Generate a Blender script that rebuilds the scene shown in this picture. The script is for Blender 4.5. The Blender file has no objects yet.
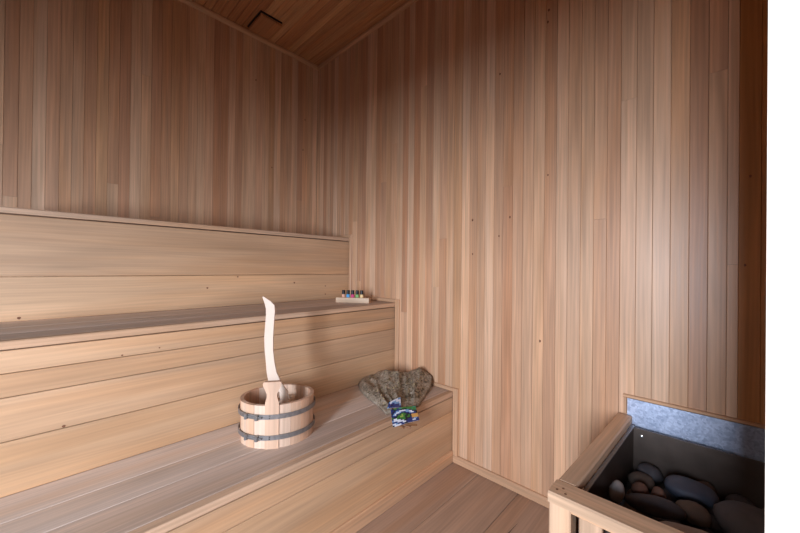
import bpy, bmesh, math, random
from mathutils import Vector, Matrix, noise
R = math.radians
random.seed(7)
S = bpy.context.scene
C = S.collection

# ---------------------------------------------------------------- camera
YAW, PIT, ROL, F = R(43.256), R(0.24), R(0.63), 335.67
fw = Vector((math.cos(YAW)*math.cos(PIT), math.sin(YAW)*math.cos(PIT), math.sin(PIT)))
rt = Vector((math.sin(YAW), -math.cos(YAW), 0)); up = rt.cross(fw)
r2 = rt*math.cos(ROL) + up*math.sin(ROL); u2 = -rt*math.sin(ROL) + up*math.cos(ROL)
cd = bpy.data.cameras.new('camera'); cam = bpy.data.objects.new('camera', cd); C.objects.link(cam)
m3 = Matrix((r2, u2, -fw)).transposed()
cam.matrix_world = Matrix.Translation((0, 0, 1)) @ m3.to_4x4()
cd.sensor_width = 36; cd.lens = F/800*36; cd.clip_start = .01
S.camera = cam

# ---------------------------------------------------------------- world and light
w = bpy.data.worlds.new('world'); S.world = w; w.use_nodes = True
bg = w.node_tree.nodes['Background']; bg.inputs[0].default_value = (.55, .68, 1, 1); bg.inputs[1].default_value = .07

def area(name, loc, target, sx, sy, power, col):
    l = bpy.data.lights.new(name, 'AREA'); l.shape = 'RECTANGLE'; l.size = sx; l.size_y = sy
    l.energy = power; l.color = col
    o = bpy.data.objects.new(name, l); C.objects.link(o); o.location = loc
    d = Vector(target) - Vector(loc); o.rotation_euler = d.to_track_quat('-Z', 'Y').to_euler()
    return o
area('window_daylight', (-1.80, -.14, 1.08), (1.0, .75, .93), .42, 1.15, 118, (.79, .875, 1.03))
area('soft_fill', (-.95, -1.05, 1.10), (.9, 1.5, .85), 1.0, 1.1, 17, (.82, .88, 1.0))  # added soft fill behind the viewer, loosens the bucket's shadow
sl = bpy.data.lights.new('added_door_spot', 'SPOT'); sl.energy = 75; sl.color = (1, .93, .84); sl.spot_size = R(44); sl.spot_blend = .8; sl.shadow_soft_size = .05  # added spot that whitens the door leaf, no known fitting
so = bpy.data.objects.new('added_door_spot', sl); C.objects.link(so); so.location = (-.75, .35, 1.45)
so.rotation_euler = (Vector((.12, -.22, .95))-so.location).to_track_quat('-Z', 'Y').to_euler()

S.view_settings.view_transform = 'Standard'; S.view_settings.look = 'None'
S.view_settings.gamma = 1; S.view_settings.use_curve_mapping = False
S.view_settings.exposure = 0.0

# ---------------------------------------------------------------- materials
def lin(c):
    return tuple(((x/255)/12.92 if x/255 <= .04045 else ((x/255+.055)/1.055)**2.4) for x in c)
def rgba(c): return (*lin(c), 1)

def newmat(name):
    m = bpy.data.materials.new(name); m.use_nodes = True
    return m, m.node_tree.nodes, m.node_tree.links, m.node_tree.nodes['Principled BSDF']

def simple(name, col, rough=.6, metal=0, bump=0, bscale=60, **kw):
    m, N, L, b = newmat(name)
    b.inputs['Base Color'].default_value = rgba(col); b.inputs['Roughness'].default_value = rough
    b.inputs['Metallic'].default_value = metal
    for k, v in kw.items(): b.inputs[k.replace('_', ' ')].default_value = v
    if bump:
        tc = N.new('ShaderNodeTexCoord'); n = N.new('ShaderNodeTexNoise'); n.inputs['Scale'].default_value = bscale
        n.inputs['Detail'].default_value = 5
        L.new(tc.outputs['Object'], n.inputs['Vector'])
        bp = N.new('ShaderNodeBump'); bp.inputs['Strength'].default_value = bump; bp.inputs['Distance'].default_value = .003
        L.new(n.outputs['Fac'], bp.inputs['Height']); L.new(bp.outputs[0], b.inputs['Normal'])
        rp = N.new('ShaderNodeMixRGB'); rp.inputs[1].default_value = rgba(tuple(x*.78 for x in col))
        rp.inputs[2].default_value = rgba(tuple(min(255, x*1.15) for x in col))
        L.new(n.outputs['Fac'], rp.inputs[0]); L.new(rp.outputs[0], b.inputs['Base Color'])
    return m

def wood(name, tones, rough=.42, grain=1.0, spec=.45, figure=1.0):
    """boards carry UV = (metres along, metres across); every loose board gets its own tone"""
    m, N, L, b = newmat(name)
    uv = N.new('ShaderNodeUVMap'); uv.uv_map = 'UVMap'
    geo = N.new('ShaderNodeNewGeometry')
    off = N.new('ShaderNodeMath'); off.operation = 'MULTIPLY'; off.inputs[1].default_value = 97.0
    L.new(geo.outputs['Random Per Island'], off.inputs[0])
    comb = N.new('ShaderNodeCombineXYZ'); L.new(off.outputs[0], comb.inputs[0]); L.new(off.outputs[0], comb.inputs[2])
    def stretch(su, sv):
        mp = N.new('ShaderNodeVectorMath'); mp.operation = 'MULTIPLY'; mp.inputs[1].default_value = (su, sv, 1)
        L.new(uv.outputs[0], mp.inputs[0])
        ad = N.new('ShaderNodeVectorMath'); ad.operation = 'ADD'; L.new(mp.outputs[0], ad.inputs[0]); L.new(comb.outputs[0], ad.inputs[1])
        return ad.outputs[0]
    def noi(su, sv, detail=3, dist=0):
        n = N.new('ShaderNodeTexNoise'); n.inputs['Scale'].default_value = 1; n.inputs['Detail'].default_value = detail
        n.inputs['Distortion'].default_value = dist
        L.new(stretch(su, sv), n.inputs['Vector']); return n.outputs['Fac']
    ramp = N.new('ShaderNodeValToRGB'); ramp.color_ramp.interpolation = 'LINEAR'
    els = ramp.color_ramp.elements
    for i, t in enumerate(tones):
        e = els[i] if i < 2 else els.new(i/(len(tones)-1))
        e.position = i/(len(tones)-1); e.color = rgba(t)
    wn = N.new('ShaderNodeTexWhiteNoise'); wn.noise_dimensions = '1D'; L.new(off.outputs[0], wn.inputs['W'])
    L.new(wn.outputs['Value'], ramp.inputs[0])
    def mult(prev, fac, lo, hi, a=.3, c=.7):
        mr = N.new('ShaderNodeMapRange'); mr.inputs[1].default_value = a; mr.inputs[2].default_value = c
        mr.inputs[3].default_value = lo; mr.inputs[4].default_value = hi
        L.new(fac, mr.inputs[0])
        vm = N.new('ShaderNodeVectorMath'); vm.operation = 'SCALE'
        L.new(prev, vm.inputs[0]); L.new(mr.outputs[0], vm.inputs['Scale']); return vm.outputs[0]
    c = ramp.outputs[0]
    c = mult(c, noi(1.6, 26, 3, .6), 1-.13*grain, 1+.10*grain)
    c = mult(c, noi(2.2, 75, 3, .3), 1-.10*grain, 1+.09*grain)
    fine = noi(4, 190, 4)
    c = mult(c, fine, 1-.08*grain, 1+.06*grain)
    c = mult(c, noi(1.1, 5, 2, .4), 1-.10*figure, 1+.10*figure)
    # darker growth rings wandering along the board
    wv = N.new('ShaderNodeTexWave'); wv.wave_type = 'BANDS'; wv.bands_direction = 'Y'
    wv.inputs['Scale'].default_value = 1.0; wv.inputs['Distortion'].default_value = 9*figure
    wv.inputs['Detail'].default_value = 2; wv.inputs['Detail Scale'].default_value = 1
    L.new(stretch(1.3, 22), wv.inputs['Vector'])
    c = mult(c, wv.outputs['Fac'], 1-.07*grain, 1.02, 0, 1)
    # warm/rosy drift
    hue = N.new('ShaderNodeMixRGB'); hue.blend_type = 'MULTIPLY'
    hue.inputs[2].default_value = (1.03, .955, .87, 1); L.new(c, hue.inputs[1])
    mr = N.new('ShaderNodeMapRange'); mr.inputs[1].default_value = .45; mr.inputs[2].default_value = .65
    L.new(noi(.9, 11, 2, .5), mr.inputs[0]); L.new(mr.outputs[0], hue.inputs[0])
    L.new(hue.outputs[0], b.inputs['Base Color'])
    rr = N.new('ShaderNodeMapRange'); rr.inputs[3].default_value = rough-.06; rr.inputs[4].default_value = rough+.12
    L.new(fine, rr.inputs[0]); L.new(rr.outputs[0], b.inputs['Roughness'])
    b.inputs['Specular IOR Level'].default_value = spec
    bp = N.new('ShaderNodeBump'); bp.inputs['Strength'].default_value = .12; bp.inputs['Distance'].default_value = .0012
    L.new(fine, bp.inputs['Height']); L.new(bp.outputs[0], b.inputs['Normal'])
    return m

M = {}
M['wall'] = wood('wood_wall', [(200,157,124),(211,172,138),(193,149,116),(205,164,129),(215,177,145),(200,158,121),(186,140,108),(207,165,132)], rough=.40, spec=.5)
M['wall_shade'] = wood('wood_wall_amber_shade', [(176,122,70),(184,128,74),(168,114,66)], rough=.5)  # warmer board tone, with the door leaf's shade mixed into the colour
M['ceil'] = wood('wood_ceiling', [(196,140,96),(214,162,116),(182,126,86),(204,150,106)], rough=.5)
M['riser'] = wood('wood_riser', [(198,164,132),(188,152,119),(197,158,121),(202,171,140)], rough=.46, grain=.65, figure=1.35)
M['seat'] = wood('wood_seat_weathered', [(204,182,166),(216,196,180),(194,172,156),(209,187,170)], rough=.5, grain=.9, figure=1.3)
M['nose'] = wood('wood_nosing', [(198,164,134),(190,155,126),(204,172,144)], rough=.45)
M['trim'] = wood('wood_trim', [(206,164,128),(198,154,118),(212,172,136)], rough=.45)
M['floor'] = wood('wood_floor', [(182,149,124),(174,142,119),(190,158,133)], rough=.5, grain=.8, figure=1.3)
M['stovewood'] = wood('wood_guard', [(216,180,146),(208,170,136),(222,188,156)], rough=.5)
M['stave'] = wood('wood_stave', [(198,156,128),(214,178,150),(186,142,114),(222,194,170),(204,166,138)], rough=.5, grain=.8)
M['pale'] = wood('wood_pale', [(232,212,194),(226,204,184)], rough=.5, grain=.45, figure=.5)
M['tray'] = wood('wood_tray', [(220,190,160),(214,184,152)], rough=.5)
M['knot'] = simple('knot', (112, 70, 44), .6)
M['gap'] = simple('gap_shadow', (40, 26, 18), .9)
M['backing'] = simple('wood_backing', (70, 46, 32), .9)
M['door'] = simple('door_paint', (240, 234, 224), .45)
M['hoop'] = simple('hoop_steel', (138, 134, 132), .42, .55, bump=.15, bscale=80)
M['black'] = simple('black_steel', (46, 42, 40), .42, .6, bump=.2, bscale=40)
M['heater'] = simple('heater_steel', (96, 84, 76), .45, .6, bump=.2, bscale=18)
M['capblack'] = simple('black_plastic_and_shade', (14, 13, 14), .35)

def galvanised():
    m, N, L, b = newmat('galvanised_sheet')
    tc = N.new('ShaderNodeTexCoord')
    v = N.new('ShaderNodeTexVoronoi'); v.inputs['Scale'].default_value = 170; L.new(tc.outputs['Object'], v.inputs['Vector'])
    n = N.new('ShaderNodeTexNoise'); n.inputs['Scale'].default_value = 22; n.inputs['Detail'].default_value = 5; L.new(tc.outputs['Object'], n.inputs['Vector'])
    mx = N.new('ShaderNodeMixRGB'); mx.inputs[0].default_value = .45; L.new(v.outputs['Color'], mx.inputs[1]); L.new(n.outputs['Fac'], mx.inputs[2])
    bw = N.new('ShaderNodeRGBToBW'); L.new(mx.outputs[0], bw.inputs[0])
    cr = N.new('ShaderNodeValToRGB'); cr.color_ramp.elements[0].color = rgba((158, 170, 194)); cr.color_ramp.elements[1].color = rgba((196, 206, 226))
    cr.color_ramp.elements[0].position = .3; cr.color_ramp.elements[1].position = .7
    L.new(bw.outputs[0], cr.inputs[0]); L.new(cr.outputs[0], b.inputs['Base Color'])
    b.inputs['Metallic'].default_value = .85
    mr = N.new('ShaderNodeMapRange'); mr.inputs[3].default_value = .38; mr.inputs[4].default_value = .52
    L.new(bw.outputs[0], mr.inputs[0]); L.new(mr.outputs[0], b.inputs['Roughness'])
    return m
M['zinc'] = galvanised()

# ---------------------------------------------------------------- helpers
def mesh_obj(name, bm, mats, parent=None, smooth=False):
    me = bpy.data.meshes.new(name); bm.normal_update(); bm.to_mesh(me); bm.free()
    o = bpy.data.objects.new(name, me); C.objects.link(o)
    for mm in (mats if isinstance(mats, (list, tuple)) else [mats]): me.materials.append(mm)
    if smooth:
        for p in me.polygons: p.use_smooth = True
    if parent:
        o.parent = parent; o.matrix_parent_inverse = Matrix.Translation(-Vector(parent.location)) if parent.type == 'EMPTY' or True else None
    return o
def struct(o): o['kind'] = 'structure'; return o
def tag(o, label, cat, group=None):
    o['label'] = label; o['category'] = cat
    if group: o['group'] = group
    return o
def thing(name, label, cat, loc=(0, 0, 0), group=None):
    o = bpy.data.objects.new(name, None); C.objects.link(o); o.location = loc; o.empty_display_size = .05
    return tag(o, label, cat, group)

def plank(bm, p0, dl, dw, dn, Ln, W, T, ch=.0015, mat=0, uo=None):
    """board from p0 (back corner) along dl, width dw, front towards dn; front long edges chamfered"""
    uvl = bm.loops.layers.uv.get('UVMap') or bm.loops.layers.uv.new('UVMap')
    p0, dl, dw, dn = Vector(p0), Vector(dl), Vector(dw), Vector(dn)
    prof = [(0, 0), (0, T-ch), (ch, T), (W-ch, T), (W, T-ch), (W, 0)]
    uo = random.uniform(0, 40) if uo is None else uo
    A = [bm.verts.new(p0 + dw*a + dn*t) for a, t in prof]
    B = [bm.verts.new(p0 + dl*Ln + dw*a + dn*t) for a, t in prof]
    n = len(prof); per = [0]
    for i in range(n):
        a, b_ = prof[i], prof[(i+1) % n]; per.append(per[-1]+math.hypot(b_[0]-a[0], b_[1]-a[1]))
    flip = dl.cross(dw).dot(dn) > 0
    for i in range(n):
        j = (i+1) % n
        vs = [A[i], A[j], B[j], B[i]]; uvs = [(uo, per[i]), (uo, per[i+1]), (uo+Ln, per[i+1]), (uo+Ln, per[i])]
        if not flip: vs.reverse(); uvs.reverse()
        f = bm.faces.new(vs); f.material_index = mat
        for l, q in zip(f.loops, uvs): l[uvl].uv = q
    for V, s in ((A, 1), (B, -1)):
        vs = list(V); uvs = [(uo+t*.1, a) for a, t in prof]
        if (s == 1) == flip: vs.reverse(); uvs.reverse()
        f = bm.faces.new(vs); f.material_index = mat
        for l, q in zip(f.loops, uvs): l[uvl].uv = q

X, Y, Z = Vector((1, 0, 0)), Vector((0, 1, 0)), Vector((0, 0, 1))
def knot(bm, p, n, a, rx, rz, mat):
    """small knot: an elongated disc a hair proud of the board; n normal, a long axis"""
    n, a = Vector(n), Vector(a); b = n.cross(a)
    vs = [bm.verts.new(Vector(p) + n*.0006 + a*rz*math.cos(t)*(1+.2*math.sin(3*t)) + b*rx*math.sin(t)) for t in [i*math.tau/10 for i in range(10)]]
    vb = [bm.verts.new(v.co - n*.0012) for v in vs]
    f = bm.faces.new(vs); f.material_index = mat
    if f.normal.dot(n) < 0: f.normal_flip()
    for i in range(10):
        g = bm.faces.new((vs[i], vb[i], vb[(i+1) % 10], vs[(i+1) % 10])); g.material_index = mat

def box(bm, a, b, mat=0):
    x0, y0, z0 = a; x1, y1, z1 = b
    uvl = bm.loops.layers.uv.get('UVMap') or bm.loops.layers.uv.new('UVMap')
    vs = [bm.verts.new(p) for p in ((x0,y0,z0),(x1,y0,z0),(x1,y1,z0),(x0,y1,z0),(x0,y0,z1),(x1,y0,z1),(x1,y1,z1),(x0,y1,z1))]
    for q in ((3,2,1,0),(4,5,6,7),(0,1,5,4),(2,3,7,6),(1,2,6,5),(3,0,4,7)):
        f = bm.faces.new([vs[i] for i in q]); f.material_index = mat
        for l in f.loops: l[uvl].uv = (l.vert.co.x+l.vert.co.z, l.vert.co.y+l.vert.co.z*.5)
def newbm():
    bm = bmesh.new(); bm.loops.layers.uv.new('UVMap'); return bm

# ---------------------------------------------------------------- room
DA, DB, H = 1.467, 2.289, 2.575
Y3, Z3, Y2, Z2, Y1, Z1 = 1.862, 1.205, 1.410, .788, .988, .361
XL = -.17                                                    # left end of room, just outside the picture
T = .014

def boarded(bm, start, end, wdt, fn, zlo, zhi, joints=.35, darkafter=None):
    p = start; k = 0
    while p < end-1e-4:
        ww = min(wdt*random.uniform(.94, 1.06), end-p)
        cuts = [zlo]
        if random.random() < joints: cuts.append(random.uniform(zlo+.5, zhi-.5))
        cuts.append(zhi)
        mi = 1 if (darkafter is not None and p > darkafter) else 0
        for a, b_ in zip(cuts, cuts[1:]): fn(bm, p, ww-.0006, a+.0003, b_-.0003, mi)
        p += ww; k += 1

# back wall (behind the benches)
bm = newbm()
def fA(bm, p, ww, a, b_, mi): plank(bm, (p, DB+T, a), Z, X, -Y, b_-a, ww, T, .0010, mi)
boarded(bm, XL, DA, .0445, fA, 0, H)
box(bm, (XL, DB+T+.001, 0), (DA+.03, DB+T+.03, H), 1)
for (x, z) in [(.98, 2.27), (1.343, 1.888), (1.357, 2.121), (1.10, 1.70)]: knot(bm, (x, DB, z), -Y, Z, .0035, .006, 2)
struct(mesh_obj('wall_back', bm, [M['wall'], M['backing'], M['knot']]))
# right wall: boards counted from the corner towards the door
bm = newbm()
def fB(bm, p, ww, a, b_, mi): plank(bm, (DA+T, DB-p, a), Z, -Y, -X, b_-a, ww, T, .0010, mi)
boarded(bm, 0, DB+.051, .0462, fB, 0, H, .35)
boarded(bm, DB+.051, DB+.56, .050, fB, 0, H, 0, 0)  # boards past the shadow edge, door shade painted into their tone
bm2 = newbm()
box(bm, (DA+T+.001, -.56, 0), (DA+T+.03, DB+.03, H), 2)
for (y, z, r) in [(.886,1.243,.0045),(.69,1.239,.004),(.743,1.155,.0035),(.746,1.92,.004),(.522,1.402,.003),(.528,2.058,.004),(.524,2.107,.004),(.884,1.073,.0035),(.549,.692,.004),(-.075,1.29,.003),(-.065,1.02,.003)]:
    knot(bm, (DA, y, z), -X, Z, r, r*1.5, 3)
struct(mesh_obj('wall_right', bm, [M['wall'], M['wall_shade'], M['backing'], M['knot']]))
# front wall beyond the heater
bm = newbm()
def fC(bm, p, ww, a, b_, mi): plank(bm, (p, -.55-T, a), Z, X, Y, b_-a, ww, T, .0010, 0)
boarded(bm, -.2, DA, .0462, fC, 0, H)
box(bm, (-.2, -.60, 0), (DA+.03, -.565, H), 1)
struct(mesh_obj('wall_front', bm, [M['wall'], M['backing']]))
# unseen headers behind the viewer, added to block light from the upper walls
bm = newbm()
HZ = 1.335
def fD(bm, p, ww, a, b_, mi): plank(bm, (XL-T, p, a), Z, Y, X, b_-a, ww, T, .0010, 0)
boarded(bm, -.55, .9, .0462, fD, HZ, H, 0)
box(bm, (XL-.06, -.55, HZ), (XL-T-.001, .9, H), 1)
struct(mesh_obj('light_block_left', bm, [M['wall'], M['backing']]))
bm = newbm()
def fE(bm, p, ww, a, b_, mi): plank(bm, (p, .9-T, a), Z, X, Y, b_-a, ww, T, .0010, 0)
HZ = 1.27
boarded(bm, -1.35, XL-.061, .0462, fE, HZ, H, 0)
box(bm, (-1.35, .84, HZ), (XL-.061, .9-T-.001, H), 1)
struct(mesh_obj('light_block_entrance', bm, [M['wall'], M['backing']]))  # second added header, shades the top of the bench wall
# ceiling, boards run away from the bench wall
bm = newbm()
p = 0
while p < DA-XL:
    ww = min(.046*random.uniform(.95, 1.05), DA-XL-p)
    plank(bm, (DA-p-.0008, -.55, H+T), Y, -X, -Z, DB+.55, ww-.002, T, .0042)
    p += ww
box(bm, (XL-.09, -.6, H+T+.001), (DA+.03, DB+.03, H+T+.03), 1)
struct(mesh_obj('ceiling', bm, [M['ceil'], M['backing']]))
# floor
bm = newbm()
ys = [-.56, -.364, -.164, .036, .236, .436, .638, .838, 1.04, 1.24, 1.44, 1.64, 1.84, 2.04, DB]
for a, b_ in zip(ys, ys[1:]): plank(bm, (XL-.7, a, -.02), X, Y, Z, DA-XL+.7, b_-a-.002, .02, .002)
box(bm, (XL-.7, -.56, -.05), (DA, DB, -.021), 1)
# a split in one board by the heater
for k, (x0, y0, x1, y1) in enumerate([(1.06, .575, 1.30, .562), (1.12, .535, 1.24, .528)]):
    d = Vector((x1-x0, y1-y0, 0)); n_ = Vector((-d.y, d.x, 0)).normalized()*.0022
    c0, c1 = Vector((x0, y0, .0004)), Vector((x1, y1, .0004)); m_ = (c0+c1)/2
    f = bm.faces.new([bm.verts.new(v) for v in (c0, m_-n_, c1, m_+n_)]); f.material_index = 2
struct(mesh_obj('floor', bm, [M['floor'], M['backing'], M['gap']]))

# trims on the walls
def trim(name, p0, dl, dw, dn, Ln, W, T_, ch=.003):
    bm = newbm(); plank(bm, p0, dl, dw, dn, Ln, W, T_, ch); return struct(mesh_obj(name, bm, M['trim']))
trim('trim_1', (XL, DB, H), X, -Z, -Y, DA-XL-.0, .030, .020, .008)                   # ceiling moulding, bench wall
trim('trim_2', (DA, -.54, H), Y, -Z, -X, DB+.52, .030, .020, .008)                   # ceiling moulding, right wall
trim('baseboard_right', (DA, -.54, .0005), Y, Z, -X, Y1+.535, .040, .014, .006)
trim('trim_3', (DA, Y1-.032, .042), Z, Y, -X, Z1-.020, .030, .012, .003)            # beside lowest riser
trim('trim_4', (DA, Y2-.032, Z1+.022), Z, Y, -X, Z2-Z1-.000, .030, .012, .003)
trim('trim_5', (DA, Y3-.026, Z2+.022), Z, Y, -X, Z3-Z2-.000, .024, .012, .003)
trim('trim_6', (DA, Y1-.002, Z1+.001), Y, Z, -X, Y2-Y1-.004, .020, .012, .004)    # battens on the wall above each seat
trim('trim_7', (DA, Y2-.002, Z2+.001), Y, Z, -X, Y3-Y2-.004, .022, .012, .004)
trim('trim_8', (DA, Y3-.002, Z3+.001), Y, Z, -X, DB-Y3, .018, .012, .004)

# ---------------------------------------------------------------- benches
def bench(label, yf, yb, zt, joints, seat_joints, zb, base=None, knots=(), off=.008):
    t = thing('sauna_bench', label, 'bench', (.65, (yf+yb)/2, zb))
    xr = DA-.0005; Ln = xr-XL
    bm = newbm()                                          # riser
    zz = [zb+.001]+joints+[zt-.0252]
    for a, b_ in zip(zz, zz[1:]): plank(bm, (XL, yf+off+.018, a), X, Z, -Y, Ln, b_-a-.0018, .018, .0015)
    for (x, z, r) in knots: knot(bm, (x, yf+off, z), -Y, X, r, r, 1)
    mesh_obj('riser', bm, [M['riser'], M['knot']], t)
    bm = newbm()                                          # seat boards
    yy = [yf+.034]+seat_joints+[yb-.001]
    for a, b_ in zip(yy, yy[1:]): plank(bm, (XL, a+.0006, zt-.022), X, Y, Z, Ln, b_-a-.0016, .022, .0012)
    mesh_obj('seat', bm, M['seat'], t)
    bm = newbm(); plank(bm, (XL, yf, zt-.022), X, Y, Z, Ln, .0335, .022, .003)
    mesh_obj('nosing', bm, M['nose'], t)
    if base:
        bm = newbm(); plank(bm, (XL, yf+off, .001), X, Z, -Y, DA-.016-XL, base, .010, .003)
        mesh_obj('base_trim', bm, M['trim'], t)
    return t
bench('lowest wooden sauna bench, holding the round bucket and the leafy bundle', Y1, Y2+.007, Z1, [.262], [1.16, 1.275], 0, .062, off=.001)
bench('middle wooden sauna bench with the little bottles in its far corner', Y2, Y3+.007, Z2, [.512, .633, .699], [1.56, 1.70], Z1,
      knots=[(.18, .704, .0028), (.281, .712, .0025), (.047, .517, .004)], off=.003)
bench('topmost wooden sauna bench under the ceiling vent, nothing on it', Y3, DB, Z3, [.953], [2.0, 2.14], Z2,
      knots=[(.568, .888, .0045), (.715, .943, .004), (1.047, .903, .005), (1.27, .876, .004), (1.271, .823, .004), (-.059, .800, .005)], off=.004)

# ---------------------------------------------------------------- vent cover on the ceiling
v = thing('ceiling_vent', 'small square wooden vent cover on the dark boarded ceiling', 'vent', (.975, 2.15, H))
bm = newbm(); plank(bm, (.905, 2.05, H-.012), Y, X, -Z, .19, .135, .012, .002); mesh_obj('vent_plate', bm, M['ceil'], v)
bm = newbm(); box(bm, (.898, 2.044, H-.009), (.905, 2.24, H+.0005)); box(bm, (.905, 2.044, H-.009), (1.04, 2.05, H+.0005)); mesh_obj('vent_shade_strip', bm, M['capblack'], v)  # black strips paint the shadow gap along two edges of the plate

# ---------------------------------------------------------------- door leaf at the right edge
hx, hy = -.15, -.46
ex, ey = .330, -.0235
dd = Vector((ex-hx, ey-hy, 0)); dl_ = dd.length; dd.normalize(); dn_ = Vector((-dd.y, dd.x, 0))
bm = newbm()
plank(bm, Vector((hx, hy, .012)) - dn_*.038, Z, dd, dn_, 1.95, dl_, .038, .0015)
mesh = mesh_obj('door_1', bm, M['door']); struct(mesh)
bm = newbm()
pc = Vector((hx, hy, 1.0)) + dd*.06
for s in (-1, 1): bmesh.ops.create_cone(bm, cap_ends=True, segments=12, radius1=.008, radius2=.008, depth=.04, matrix=Matrix.Translation(pc+dn_*.018+Z*.09*s) @ dn_.to_track_quat('Z', 'Y').to_matrix().to_4x4())
bmesh.ops.create_cone(bm, cap_ends=True, segments=12, radius1=.011, radius2=.011, depth=.26, matrix=Matrix.Translation(pc+dn_*.042))
hd = mesh_obj('door_handle', bm, M['hoop'], mesh, True)

# ---------------------------------------------------------------- heater: wooden guard, zinc sheet, steel box, stones
gx0, gx1, gy1, gy0, gz = .821, 1.452, .286, -.42, .478
g = thing('heater_guard', 'pale slatted wooden guard rail boxed around the stone heater', 'guard rail', (1.12, -.07, 0))
bm = newbm(); plank(bm, (gx0, gy0, gz-.024), Y, X, Z, gy1-gy0, .066, .024, .004)
for q in [(.855, .262), (.838, .252), (.842, .272)]:
    knot(bm, (*q, gz), Z, X, .0028, .0028, 1)
mesh_obj('top_rail', bm, [M['stovewood'], M['knot']], g)
sk = Vector((1, -.045, 0)).normalized(); bm = newbm(); plank(bm, (gx0+.067, gy1-.045, gz-.024), sk, Y, Z, gx1-gx0-.067, .0435, .024, .004)
mesh_obj('top_rail', bm, M['stovewood'], g)
bm = newbm(); plank(bm, (gx0+.010, gy0, gz-.032), Y, Z, -X, gy1-gy0-.05, .0075, .006, .002)
mesh_obj('lower_rail', bm, M['stovewood'], g)
bm = newbm(); plank(bm, (gx0+.045, gy1-.049, .001), Z, Y, -X, gz-.026, .048, .042, .003); mesh_obj('corner_post', bm, M['stovewood'], g)
bm = newbm(); plank(bm, (gx0+.045, gy0, .001), Z, Y, -X, gz-.026, .048, .042, .003); mesh_obj('corner_post', bm, M['stovewood'], g)
y = .175
while y > gy0+.055:
    bm = newbm(); plank(bm, (gx0+.022, y, .03), Z, Y, -X, gz-.0625, .046, .014, .002); mesh_obj('slat', bm, M['stovewood'], g); y -= .0615
x = gx0+.075
while x < gx1-.05:
    bm = newbm(); plank(bm, (x, gy1-.018-(x-gx0)*.045, .03), Z, X, Y, gz-.085, .046, .012, .002); mesh_obj('slat', bm, M['stovewood'], g); x += .0615

s = tag(thing('heat_shield', '', ''), 'blue-grey galvanised metal sheet on the wall behind the stone heater', 'metal sheet')
s.location = (1.46, -.08, .44)
bm = newbm(); box(bm, (1.4605, -.42, .40), (1.4645, .232, .536)); mesh_obj('metal_sheet', bm, M['zinc'], s)
bm = newbm(); plank(bm, (DA-.0005, -.44, .538), Y, Z, -X, .685, .011, .011, .003)
plank(bm, (DA-.0005, .234, .48), Z, Y, -X, .058, .008, .011, .002); mesh_obj('sheet_trim', bm, M['trim'], s)

h = thing('sauna_heater', 'dark open-topped steel stone heater inside the slatted wooden guard', 'heater', (1.16, -.1, 0))
hx0, hx1, hy0, hy1 = .896, 1.440, -.39, .200
hz = .447
th = .006
def prism(bm, pts, z0, z1):
    a = [bm.verts.new((x, y, z0)) for x, y in pts]; c = [bm.verts.new((x, y, z1)) for x, y in pts]; n = len(pts)
    fs = [bm.faces.new(a), bm.faces.new(c)]+[bm.faces.new((a[i], a[(i+1) % n], c[(i+1) % n], c[i])) for i in range(n)]
    bmesh.ops.recalc_face_normals(bm, faces=fs)
sl0, sl1 = .2395, .2145                                    # left side follows the slightly skewed guard
bm = newbm()
box(bm, (hx0, hy0, .10), (hx0+th, sl0-th, hz)); box(bm, (hx1-th, hy0, .10), (hx1, sl1-th, hz))
box(bm, (hx0+th, hy0, .10), (hx1-th, hy0+th, hz)); prism(bm, [(hx0, sl0-th), (hx1, sl1-th), (hx1, sl1), (hx0, sl0)], .10, hz)
mesh_obj('casing', bm, M['heater'], h)
bm = newbm(); box(bm, (hx0+th, hy0+th, .292), (hx1-th, sl1-th, .300)); mesh_obj('stone_grate', bm, M['black'], h)
bm = newbm()
prism(bm, [(hx0-.004, sl0-.009), (hx1, sl1-.009), (hx1, sl1+.001), (hx0-.004, sl0+.001)], hz, hz+.004); box(bm, (hx0-.006, hy0, hz), (hx0+.006, sl0-.010, hz+.004))
mesh_obj('rim', bm, M['hoop'], h)
for fx in (hx0+.02, hx1-.05):
    for fy in (hy0+.02, hy1-.05):
        bm = newbm(); box(bm, (fx, fy, .001), (fx+.03, fy+.03, .10)); mesh_obj('leg', bm, M['black'], h)
bm = newbm(); bmesh.ops.create_uvsphere(bm, u_segments=10, v_segments=6, radius=.006, matrix=Matrix.Translation((1.4325, .185, .424)) @ Matrix.Diagonal((.5, 1, 1, 1)))
mesh_obj('bolt_head', bm, simple('bolt', (235, 232, 228), .2, .8), h, True)

def stone(bm_seed, loc, size, rotz, tilt, matc, label, group=None):
    bm = newbm(); bmesh.ops.create_icosphere(bm, subdivisions=3, radius=1)
    rnd = random.Random(bm_seed); o_ = Vector((rnd.random()*50, rnd.random()*50, rnd.random()*50))
    for v_ in bm.verts:
        n = v_.co.normalized(); k = 1 + .16*noise.noise(n*1.1+o_) + .05*noise.noise(n*3+o_)
        c = Vector((abs(n.x)**.85*math.copysign(1, n.x), abs(n.y)**.85*math.copysign(1, n.y), n.z))
        v_.co = Vector((c.x*size[0], c.y*size[1], c.z*size[2]))*k
    o = mesh_obj('heater_stone', bm, stone_mats[matc], None, True)
    o.location = loc; o.rotation_euler = (tilt, tilt*.6, rotz)
    return tag(o, label, 'stone', group)
stone_mats = [simple('stone_dark', (74, 72, 76), .75, bump=.4, bscale=30), simple('stone_grey', (128, 124, 122), .8, bump=.4, bscale=35),
              simple('stone_pale', (172, 168, 166), .8, bump=.3, bscale=40), simple('stone_red', (116, 86, 72), .8, bump=.4, bscale=35),
              simple('stone_slate', (74, 80, 94), .6, bump=.3, bscale=25), simple('stone_brown', (94, 80, 70), .8, bump=.4, bscale=35)]
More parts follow.
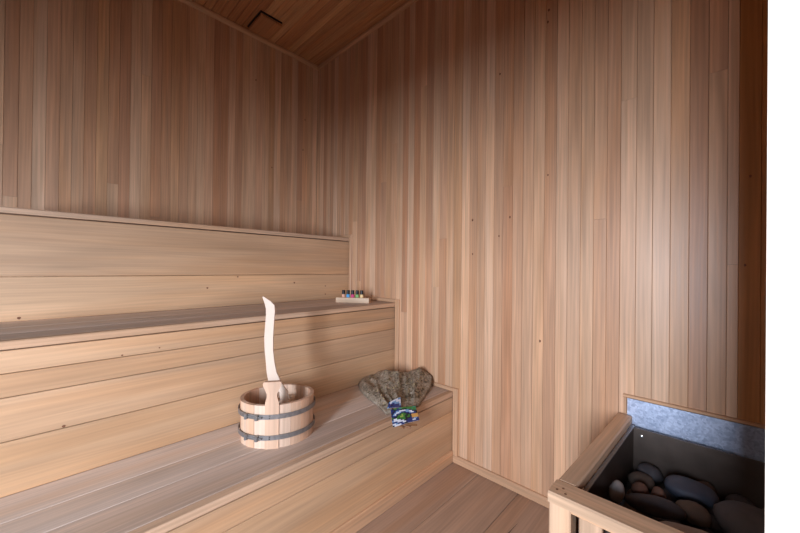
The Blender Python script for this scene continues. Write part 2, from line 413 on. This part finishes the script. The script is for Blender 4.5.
big = [
 (1, (1.122, .201, .372), (.020, .018, .030), .3, .2, 2, 'small pale grey egg-shaped stone nearest the corner of the heater'),
 (2, (1.135, .118, .366), (.026, .066, .024), .35, .0, 0, 'long dark rounded stone beside the pale egg-shaped one'),
 (3, (1.062, .040, .362), (.036, .075, .020), .25, .0, 2, 'flat light grey stone lying against the front rail'),
 (4, (1.215, .160, .350), (.020, .020, .022), .8, .2, 3, 'small reddish brown stone behind the long dark one'),
 (5, (1.215, .117, .354), (.022, .018, .024), .2, .2, 3, 'reddish tan stone next to the slate-blue one'),
 (6, (1.315, .050, .352), (.050, .066, .028), .3, .1, 4, 'broad slate-blue stone in the middle of the heater'),
 (7, (1.185, .040, .360), (.040, .030, .026), .9, .1, 5, 'brownish grey stone between the long dark and the big dark ones'),
 (8, (1.220, -.068, .362), (.075, .070, .042), .2, .0, 0, 'biggest dark round stone towards the right of the heater'),
]
for q in big: stone(*q)
rr_ = random.Random(3)
tone = {0: 'dark', 5: 'brownish'}
rown = ['nearest the front rail', 'second from the front rail', 'third from the front rail', 'fourth from the front rail', 'fifth from the front rail', 'sixth from the front rail', 'along the back wall']
ordn = ['first', 'second', 'third', 'fourth', 'fifth', 'sixth', 'seventh', 'eighth']
for ix in range(7):
    for iy in range(7):
        cx = .948+ix*.0735+rr_.uniform(-.009, .009); cy = .168-iy*.074+rr_.uniform(-.009, .009)
        if ix == 6: cx = 1.388; cy -= .006
        sz = (rr_.uniform(.030, .036), rr_.uniform(.030, .036), rr_.uniform(.022, .027)); k = rr_.choice([0, 0, 5])
        if any(abs(cx-b_[1][0]) < b_[2][0]+.018 and abs(cy-b_[1][1]) < b_[2][1]+.018 for b_ in big): sz = (sz[0], sz[1], .015)
        stone(100+ix*10+iy, (cx, cy, .302+sz[2]*.95), sz, rr_.uniform(0, 3), rr_.uniform(-.2, .2), k,
              '%s rounded heater stone, %s from the left in the row %s' % (tone[k], ordn[iy], rown[ix]), 'stones filling the heater')

# ---------------------------------------------------------------- bucket
BX, BY = .623, 1.221
ANG = -.59
b = thing('sauna_bucket', 'oval wooden stave bucket with two steel hoops and an eared stave', 'bucket', (BX, BY, Z1))
A0, B0, A1, B1, BH = .131, .111, .133, .113, .151
ca, sa = math.cos(ANG), math.sin(ANG)
def ell(t, z, inset=0):
    f = z/BH; a = A0+(A1-A0)*f-inset; bb = B0+(B1-B0)*f-inset
    x, y = a*math.cos(t), bb*math.sin(t)
    return Vector((BX+x*ca-y*sa, BY+x*sa+y*ca, Z1+z))
def stave(bm, t0, t1, z0, z1, th=.013, out=.0, seg=3, prof=None):
    uvl = bm.loops.layers.uv.get('UVMap'); uo = random.uniform(0, 30)
    ring = []
    for z in (prof or [z0, z1]):
        zz, wf = (z if isinstance(z, tuple) else (z, 1))
        tm = (t0+t1)/2; row = []
        for i in range(seg+1):
            t = tm+(t0-tm)*wf+(t1-t0)*wf*i/seg; row.append((t, 0))
        outer = [ell(t, zz, -out) for t, _ in row]; inner = [ell(t, zz, th) for t, _ in reversed(row)]
        ring.append([bm.verts.new(p) for p in outer+inner])
    n = len(ring[0])
    for a, c in zip(ring, ring[1:]):
        for i in range(n):
            j = (i+1) % n
            f = bm.faces.new((a[i], a[j], c[j], c[i]))
            for l in f.loops: l[uvl].uv = (uo+l.vert.co.z, (i/n if l.vert in (a[i], c[i]) else (i+1)/n)*.08)
    for V, rev in ((ring[0], True), (ring[-1], False)):
        f = bm.faces.new(list(reversed(V)) if rev else V)
        for l in f.loops: l[uvl].uv = (uo+l.vert.co.x*.1, l.vert.co.y)
def pxu(p):
    d = Vector(p)-Vector((0, 0, 1)); return 400+F*d.dot(r2)/d.dot(fw)
EAR = min((abs(pxu(ell(t*.01, BH))-271.8), t*.01) for t in range(-314, 314) if (ell(t*.01, 0)-Vector((BX, BY, Z1))).dot(Vector((.46, .89, 0))) < 0)[1]
NS = 20; st = math.tau/NS
bm = newbm()
for k in range(NS-1):
    sp = (math.tau-st*1.1)/(NS-1); t = EAR+st*.55+k*sp; t1 = t+sp
    stave(bm, t+.004, t1-.004, .0, BH)
mesh_obj('staves', bm, M['stave'], b)
bm = newbm()
stave(bm, EAR-st*.55, EAR+st*.55, 0, 0, th=.014, out=.004, seg=4,
      prof=[(0, 1), (BH, 1), (BH+.012, .95), (BH+.030, .74), (BH+.042, .72), (BH+.060, 1.06), (BH+.072, 1.30), (BH+.080, 1.30), (BH+.084, 1.15)])
mesh_obj('eared_stave', bm, M['stave'], b)
bm = newbm()
vs = [bm.verts.new(ell(i*math.tau/40, .022, .012)) for i in range(40)]; vb = [bm.verts.new(ell(i*math.tau/40, .010, .012)) for i in range(40)]
bm.faces.new(vs); bm.faces.new(list(reversed(vb)))
for i in range(40): bm.faces.new((vb[i], vb[(i+1) % 40], vs[(i+1) % 40], vs[i]))
mesh_obj('bottom', bm, M['stave'], b)
for zc in (.113, .040):
    bm = newbm(); hw = .008
    rows = []
    for z, o_ in ((zc-hw, .0045), (zc-hw, .007), (zc+hw, .007), (zc+hw, .0045)):
        rows.append([bm.verts.new(ell(i*math.tau/72, z, -o_)) for i in range(72)])
    for r_ in range(4):
        a, c = rows[r_], rows[(r_+1) % 4]
        for i in range(72): bm.faces.new((a[i], a[(i+1) % 72], c[(i+1) % 72], c[i]))
    hp = mesh_obj('hoop', bm, M['hoop'], b)
    bm = newbm()                                         # screw clasp left of the ear
    tc_ = EAR-.52
    for dt, rr3, ln in ((-.16, .0065, .018), (.16, .0065, .018)):
        p = ell(tc_+dt, zc, -.011)
        bmesh.ops.create_cone(bm, cap_ends=True, segments=10, radius1=rr3, radius2=rr3, depth=ln, matrix=Matrix.Translation(p))
    pa, pb = ell(tc_-.26, zc, -.012), ell(tc_+.30, zc, -.012); d = pb-pa
    bmesh.ops.create_cone(bm, cap_ends=True, segments=8, radius1=.0026, radius2=.0026, depth=d.length, matrix=Matrix.Translation((pa+pb)/2) @ d.to_track_quat('Z', 'Y').to_matrix().to_4x4())
    for q in (ell(EAR-.05, zc+.004, -.009), ell(EAR-.05, zc-.004, -.009)):
        bmesh.ops.create_icosphere(bm, subdivisions=1, radius=.003, matrix=Matrix.Translation(q))
    c_ = mesh_obj('clasp', bm, M['hoop'], b)

# ---------------------------------------------------------------- ladle standing in the bucket
def px2w(u, v, depth_pt):
    """point of the viewing ray through (u,v) in the vertical plane through depth_pt facing the room corner"""
    d = fw+(u-400)/F*r2-(v-266.5)/F*u2
    nrm = Vector((.42, .907, 0)); o = Vector((0, 0, 1))
    t = (Vector(depth_pt)-o).dot(nrm)/d.dot(nrm); return o+d*t
l = thing('ladle', 'pale curved wooden ladle standing upright in the oval bucket', 'ladle', (BX, BY, Z1+.03))
LP_ = (.60, 1.215, .5)
# silhouette of the blade-like handle, left and right edge pairs from tip to foot
prof = [((262.4, 297.0), (263.4, 296.4)), ((264.4, 303.0), (270.5, 300.8)), ((265.8, 308.5), (275.0, 305.0)), ((265.9, 315), (275.4, 311)),
        ((265.0, 326), (274.4, 324)), ((264.2, 338), (273.6, 337)), ((264.6, 351), (273.6, 350)), ((265.8, 362), (274.8, 361)),
        ((266.7, 373), (277.0, 372)), ((268.5, 382), (281.0, 380)), ((274.0, 389), (285.0, 387)), ((279.5, 392), (288.0, 390.8)), ((280.5, 404), (288.5, 402.5))]
bm = newbm(); uvl = bm.loops.layers.uv.get('UVMap')
rows = []
nv = Vector((.42, .907, 0))
for i, (pl, pr) in enumerate(prof):
    a, c = px2w(*pl, LP_), px2w(*pr, LP_); hw = .0055 if 1 < i else .003
    sh = (c-a)*.07
    rows.append([bm.verts.new(q) for q in (a-nv*hw*.3, a+sh-nv*hw, c-sh-nv*hw, c-nv*hw*.3, c+nv*hw*.3, c-sh+nv*hw, a+sh+nv*hw, a+nv*hw*.3)])
for i, (a, c) in enumerate(zip(rows, rows[1:])):
    for k in range(8):
        f = bm.faces.new((a[k], a[(k+1) % 8], c[(k+1) % 8], c[k]))
        for lp in f.loops: lp[uvl].uv = (3+.033*(i if lp.vert in a else i+1), .006*k)
bm.faces.new(rows[0]); bm.faces.new(list(reversed(rows[-1])))
bmesh.ops.recalc_face_normals(bm, faces=bm.faces)
mesh_obj('handle', bm, M['pale'], l)
# carved bowl at the foot, rim showing at the right of the ear
bc = px2w(285.0, 402, (.605, 1.240, .5)); bc.z = .462
bm = newbm(); uvl = bm.loops.layers.uv.get('UVMap')
profb = [(.006, -.045), (.028, -.040), (.036, -.022), (.038, .028), (.031, .028), (.029, -.018), (.02, -.032), (.004, -.034)]
rg = []
for r_, z in profb: rg.append([bm.verts.new(bc+Vector((r_*1.0*math.cos(t), r_*.8*math.sin(t), z))) for t in [i*math.tau/20 for i in range(20)]])
for a, c in zip(rg, rg[1:]):
    for i in range(20):
        f = bm.faces.new((a[i], a[(i+1) % 20], c[(i+1) % 20], c[i]))
        for lp in f.loops: lp[uvl].uv = (lp.vert.co.x+lp.vert.co.z, lp.vert.co.y)
bm.faces.new(list(reversed(rg[0]))); bm.faces.new(rg[-1]); bmesh.ops.recalc_face_normals(bm, faces=bm.faces)
mesh_obj('bowl', bm, M['pale'], l)

# ---------------------------------------------------------------- bottles on a tray, middle bench
P0, P1 = Vector((1.213, 1.668, Z2)), Vector((1.325, 1.496, Z2))
td = (P1-P0).normalized(); tn = Vector((-td.y, td.x, 0)); tn = tn if tn.x > 0 else -tn
tl = (P1-P0).length
bm = newbm(); plank(bm, P0+Z*.0005-tn*.004, td, tn, Z, tl, .046, .030, .002)
tr = mesh_obj('bottle_tray', bm, M['tray']); tag(tr, 'short light wooden tray holding five tiny bottles in a row', 'tray')
bm = newbm(); c = P0+td*(tl-.018)+tn*.021+Z*.0307
bmesh.ops.create_cone(bm, cap_ends=True, segments=14, radius1=.008, radius2=.008, depth=.0012, matrix=Matrix.Translation(c)); mesh_obj('empty_hole', bm, M['gap'], tr)
tr.parent = None
cols = [('peach', (232, 176, 150)), ('blue', (90, 175, 230)), ('magenta', (220, 80, 135)), ('green', (140, 190, 120)), ('pale orange', (240, 205, 150))]
pos = ['at the left end of the row', 'second from the left', 'in the middle of the row', 'second from the right', 'at the right end of the row']
def lathe(bm, c, prof, seg=16):
    rg = [[bm.verts.new(c+Vector((r_*math.cos(t), r_*math.sin(t), z))) for t in [i*math.tau/seg for i in range(seg)]] for r_, z in prof]
    for a, d in zip(rg, rg[1:]):
        for i in range(seg): bm.faces.new((a[i], a[(i+1) % seg], d[(i+1) % seg], d[i]))
    bm.faces.new(list(reversed(rg[0]))); bm.faces.new(rg[-1])
for k, ((cn, cc), pp) in enumerate(zip(cols, pos)):
    c = P0+td*(.040+k*.0285)+tn*.021+Z*.0310
    bt = thing('oil_bottle', 'tiny black-capped bottle with a %s label, %s' % (cn, pp), 'bottle', c, 'oil bottles on the tray')
    bm = newbm(); lathe(bm, c, [(.0098, 0), (.0104, .001), (.0104, .015), (.009, .018), (.006, .019)]); mesh_obj('body', bm, simple('glass_'+cn, cc, .2), bt, False)
    bm = newbm(); lathe(bm, c, [(.0104, .0192), (.0108, .020), (.0104, .041), (.0092, .043)]); mesh_obj('cap', bm, M['capblack'], bt, False)

# ---------------------------------------------------------------- leafy bath whisk in a clear wrapper
wk = thing('bath_whisk', 'crumpled brown leafy bundle in thin net wrap with a colourful label', 'bath whisk', (1.25, 1.2, Z1))
def on_z(u, v, z):
    d = fw+(u-400)/F*r2-(v-266.5)/F*u2; t = (z-1)/d.z; return Vector((0, 0, 1))+d*t
# outline from foot (label end) to the wide end; heights above the seat
edgeL = [(386, 412, .374), (377, 404, .368), (367, 397, .368), (360, 389, .370), (356.5, 379, .374)]
edgeR = [(419, 404, .372), (423, 398, .374), (427, 390, .385), (431, 382, .400), (432, 373, .425)]
topE = [(356.5, 379, .374), (366, 371.5, .392), (380, 370.5, .405), (396, 371, .425), (408, 372, .428), (419, 367.5, .445), (432, 373, .425)]
def lerp_list(lst, t):
    f = t*(len(lst)-1); i = min(int(f), len(lst)-2); q = f-i; return Vector(lst[i]).lerp(Vector(lst[i+1]), q)
NU, NV = 72, 56
def clampw(p):
    p.x = min(p.x, DA-.022); p.y = min(p.y, Y2-.004); return p
bm = newbm(); top = []; uvl = bm.loops.layers.uv.get('UVMap')
for j in range(NV+1):
    v_ = j/NV; row = []
    for i in range(NU+1):
        u_ = i/NU
        a, c = lerp_list(edgeL, v_), lerp_list(edgeR, v_)
        q = a.lerp(c, u_)
        tq = lerp_list(topE, u_); base_top = lerp_list([edgeL[-1], edgeR[-1]], u_)
        q = q + (tq-base_top)*(v_**1.6)
        p = on_z(q.x, q.y, q.z)
        e = min(1, min(u_, 1-u_)*7)*min(1, (1-v_)*6+.0)*min(1, v_*5+.35)
        ridge = .016*math.sin(u_*15+1.0*math.sin(v_*3)+.8)*(.25+v_) + .013*(1-abs(math.sin(u_*19+2.5*noise.noise(Vector((v_*2, u_*3, 0)))))**.6)
        lump = .014*noise.noise(Vector((u_*3.2, v_*2.2, 4))) + .004*noise.noise(Vector((u_*12, v_*6, 1))) + .0025*noise.noise(Vector((u_*30, v_*18, 1)))
        p.z += e*(.014+.012*v_+ridge+lump)
        p.z = max(p.z, Z1+.004)
        clampw(p)
        row.append(bm.verts.new(p))
    top.append(row)
bot = [[bm.verts.new(Vector((v2.co.x, v2.co.y, Z1+.0015+.0004*math.sin(i)))) for i, v2 in enumerate(row)] for row in top]
for j in range(NV):
    for i in range(NU):
        bm.faces.new((top[j][i], top[j][i+1], top[j+1][i+1], top[j+1][i])); bm.faces.new((bot[j][i+1], bot[j][i], bot[j+1][i], bot[j+1][i+1]))
for j in range(NV):
    for i_ in (0, NU): bm.faces.new((top[j][i_], top[j+1][i_], bot[j+1][i_], bot[j][i_]))
for i in range(NU):
    for j_ in (0, NV): bm.faces.new((top[j_][i], top[j_][i+1], bot[j_][i+1], bot[j_][i]))
bmesh.ops.recalc_face_normals(bm, faces=bm.faces)
def leafmat():
    m, N, L, b_ = newmat('dry_leaves_in_net')
    tc = N.new('ShaderNodeTexCoord')
    n = N.new('ShaderNodeTexNoise'); n.inputs['Scale'].default_value = 34; n.inputs['Detail'].default_value = 6; n.inputs['Roughness'].default_value = .7
    L.new(tc.outputs['Object'], n.inputs['Vector'])
    vv = N.new('ShaderNodeTexVoronoi'); vv.inputs['Scale'].default_value = 95; L.new(tc.outputs['Object'], vv.inputs['Vector'])
    cr = N.new('ShaderNodeValToRGB'); e = cr.color_ramp.elements
    e[0].position = .30; e[0].color = rgba((88, 77, 64)); e[1].position = .72; e[1].color = rgba((190, 176, 158))
    e2 = e.new(.5); e2.color = rgba((142, 128, 110))
    mx = N.new('ShaderNodeMixRGB'); mx.inputs[0].default_value = .3; L.new(n.outputs['Fac'], mx.inputs[1]); L.new(vv.outputs['Distance'], mx.inputs[2])
    L.new(mx.outputs[0], cr.inputs[0]); L.new(cr.outputs[0], b_.inputs['Base Color'])
    b_.inputs['Roughness'].default_value = .5
    b_.inputs['Alpha'].default_value = 1
    bp = N.new('ShaderNodeBump'); bp.inputs['Strength'].default_value = .7; bp.inputs['Distance'].default_value = .004
    L.new(mx.outputs[0], bp.inputs['Height']); L.new(bp.outputs[0], b_.inputs['Normal'])
    return m
mesh_obj('wrapped_bundle', bm, leafmat(), wk, True)
# scattered leaves showing at the surface
bm = newbm(); rl = random.Random(5)
for k in range(420):
    j, i = rl.randrange(6, NV-2), rl.randrange(3, NU-3)
    p = None
    u_, v_ = i/NU, j/NV
    me_ = None
    a, c = lerp_list(edgeL, v_), lerp_list(edgeR, v_); 
    src = wk.children[0].data.vertices[j*(NU+1)+i]
    p = src.co.copy(); n = src.normal.copy()
    if n.z < .1: continue
    t_ = n.orthogonal().normalized(); t_.rotate(Matrix.Rotation(rl.uniform(0, 6.28), 3, n)); s_ = n.cross(t_)
    Lf, Wf = rl.uniform(.010, .020), rl.uniform(.005, .010)
    tilt = n*rl.uniform(.000, .005)
    vs = [p-t_*Lf/2+n*.0006, p+s_*Wf/2+n*.0016, p+t_*Lf/2+tilt+n*.001, p-s_*Wf/2+n*.0016]
    if any(q.x > DA-.015 or q.y > Y2 for q in vs): continue
    f = bm.faces.new([bm.verts.new(q) for q in vs]); f.material_index = rl.randrange(3)
mesh_obj('loose_leaves', bm, [simple('leaf_olive', (104, 90, 64), .6), simple('leaf_brown', (82, 68, 50), .6), simple('leaf_tan', (164, 146, 114), .6)], wk)
# labels: small grids of coloured cells on a curved card
pal = {'g': (58, 120, 52), 'b': (36, 52, 110), 'w': (222, 226, 236), 'o': (216, 160, 84), 'k': (28, 34, 40), 'l': (120, 160, 200), 'y': (150, 170, 80), 't': (60, 140, 110)}
pk = list(pal); pm = [simple('print_'+k, pal[k], .35) for k in pk]
def card(name, corners, art):
    """corners: tl, tr, br, bl in space"""
    tl_, tr_, br_, bl_ = [Vector(c) for c in corners]
    bm = newbm(); nr, nc = len(art), len(art[0]); nn = (tr_-tl_).cross(bl_-tl_).normalized(); nn = nn if nn.z > 0 else -nn
    def P(r_, c_):
        a = tl_.lerp(tr_, c_/nc); d = bl_.lerp(br_, c_/nc); return a.lerp(d, r_/nr)+nn*.003*math.sin(math.pi*c_/nc)
    G = [[bm.verts.new(P(r_, c_)) for c_ in range(nc+1)] for r_ in range(nr+1)]
    Gb = [[bm.verts.new(P(r_, c_)-nn*.0008) for c_ in range(nc+1)] for r_ in range(nr+1)]
    for r_ in range(nr):
        for c_ in range(nc):
            f = bm.faces.new((G[r_][c_], G[r_+1][c_], G[r_+1][c_+1], G[r_][c_+1])); f.material_index = pk.index(art[r_][c_])
            f = bm.faces.new((Gb[r_][c_], Gb[r_][c_+1], Gb[r_+1][c_+1], Gb[r_+1][c_])); f.material_index = 2
    bmesh.ops.recalc_face_normals(bm, faces=bm.faces)
    return mesh_obj(name, bm, pm, wk)
c1 = card('label_card', [on_z(390.5, 409.5, .392), on_z(415.5, 406.0, .396), on_z(419.5, 420, .366), on_z(393.0, 427.5, .358)],
     ["bkggbttgggggggtt", "bbkbbbkkkkgggtgg", "bkbllwwwwllbkggt", "kblwwlbbbllwwbkk", "blwbbkggkbblwwbk", "bbbkggyggkkbbbbk", "gkkggyygkkgkoooo", "bwwgkgggkggkoooo", "lwwwwkggkkkboooo", "bbbwwwwkkbbbbllb", "wwlbbbwwbbbbwwbb", "kwwwwbbkkbbbbbbb"])
c1['label'] = 'green, blue and white printed card with an orange patch'
c2 = card('label_card', [on_z(389.0, 402.5, .402), on_z(400.5, 397.0, .408), on_z(401.0, 407.5, .392), on_z(387.0, 408.5, .390)],
     ["lwwwwwll", "bwlllwww", "bbbblllw", "bbkbbbbl", "lbbbbbbb"])
c2['label'] = 'small blue and white printed card'
bm = newbm()
for (a, c, r_) in [((398, 424, .357), (411, 427.5, .350), .006), ((404, 424.5, .357), (417, 425, .352), .006), ((395, 422, .362), (404, 428, .352), .005)]:
    pa, pb = on_z(*a), on_z(*c); d = pb-pa
    bmesh.ops.create_cone(bm, cap_ends=True, segments=8, radius1=r_, radius2=r_*.7, depth=d.length, matrix=Matrix.Translation((pa+pb)/2) @ d.to_track_quat('Z', 'Y').to_matrix().to_4x4())
mesh_obj('stems', bm, simple('twig', (128, 84, 48), .6), wk)
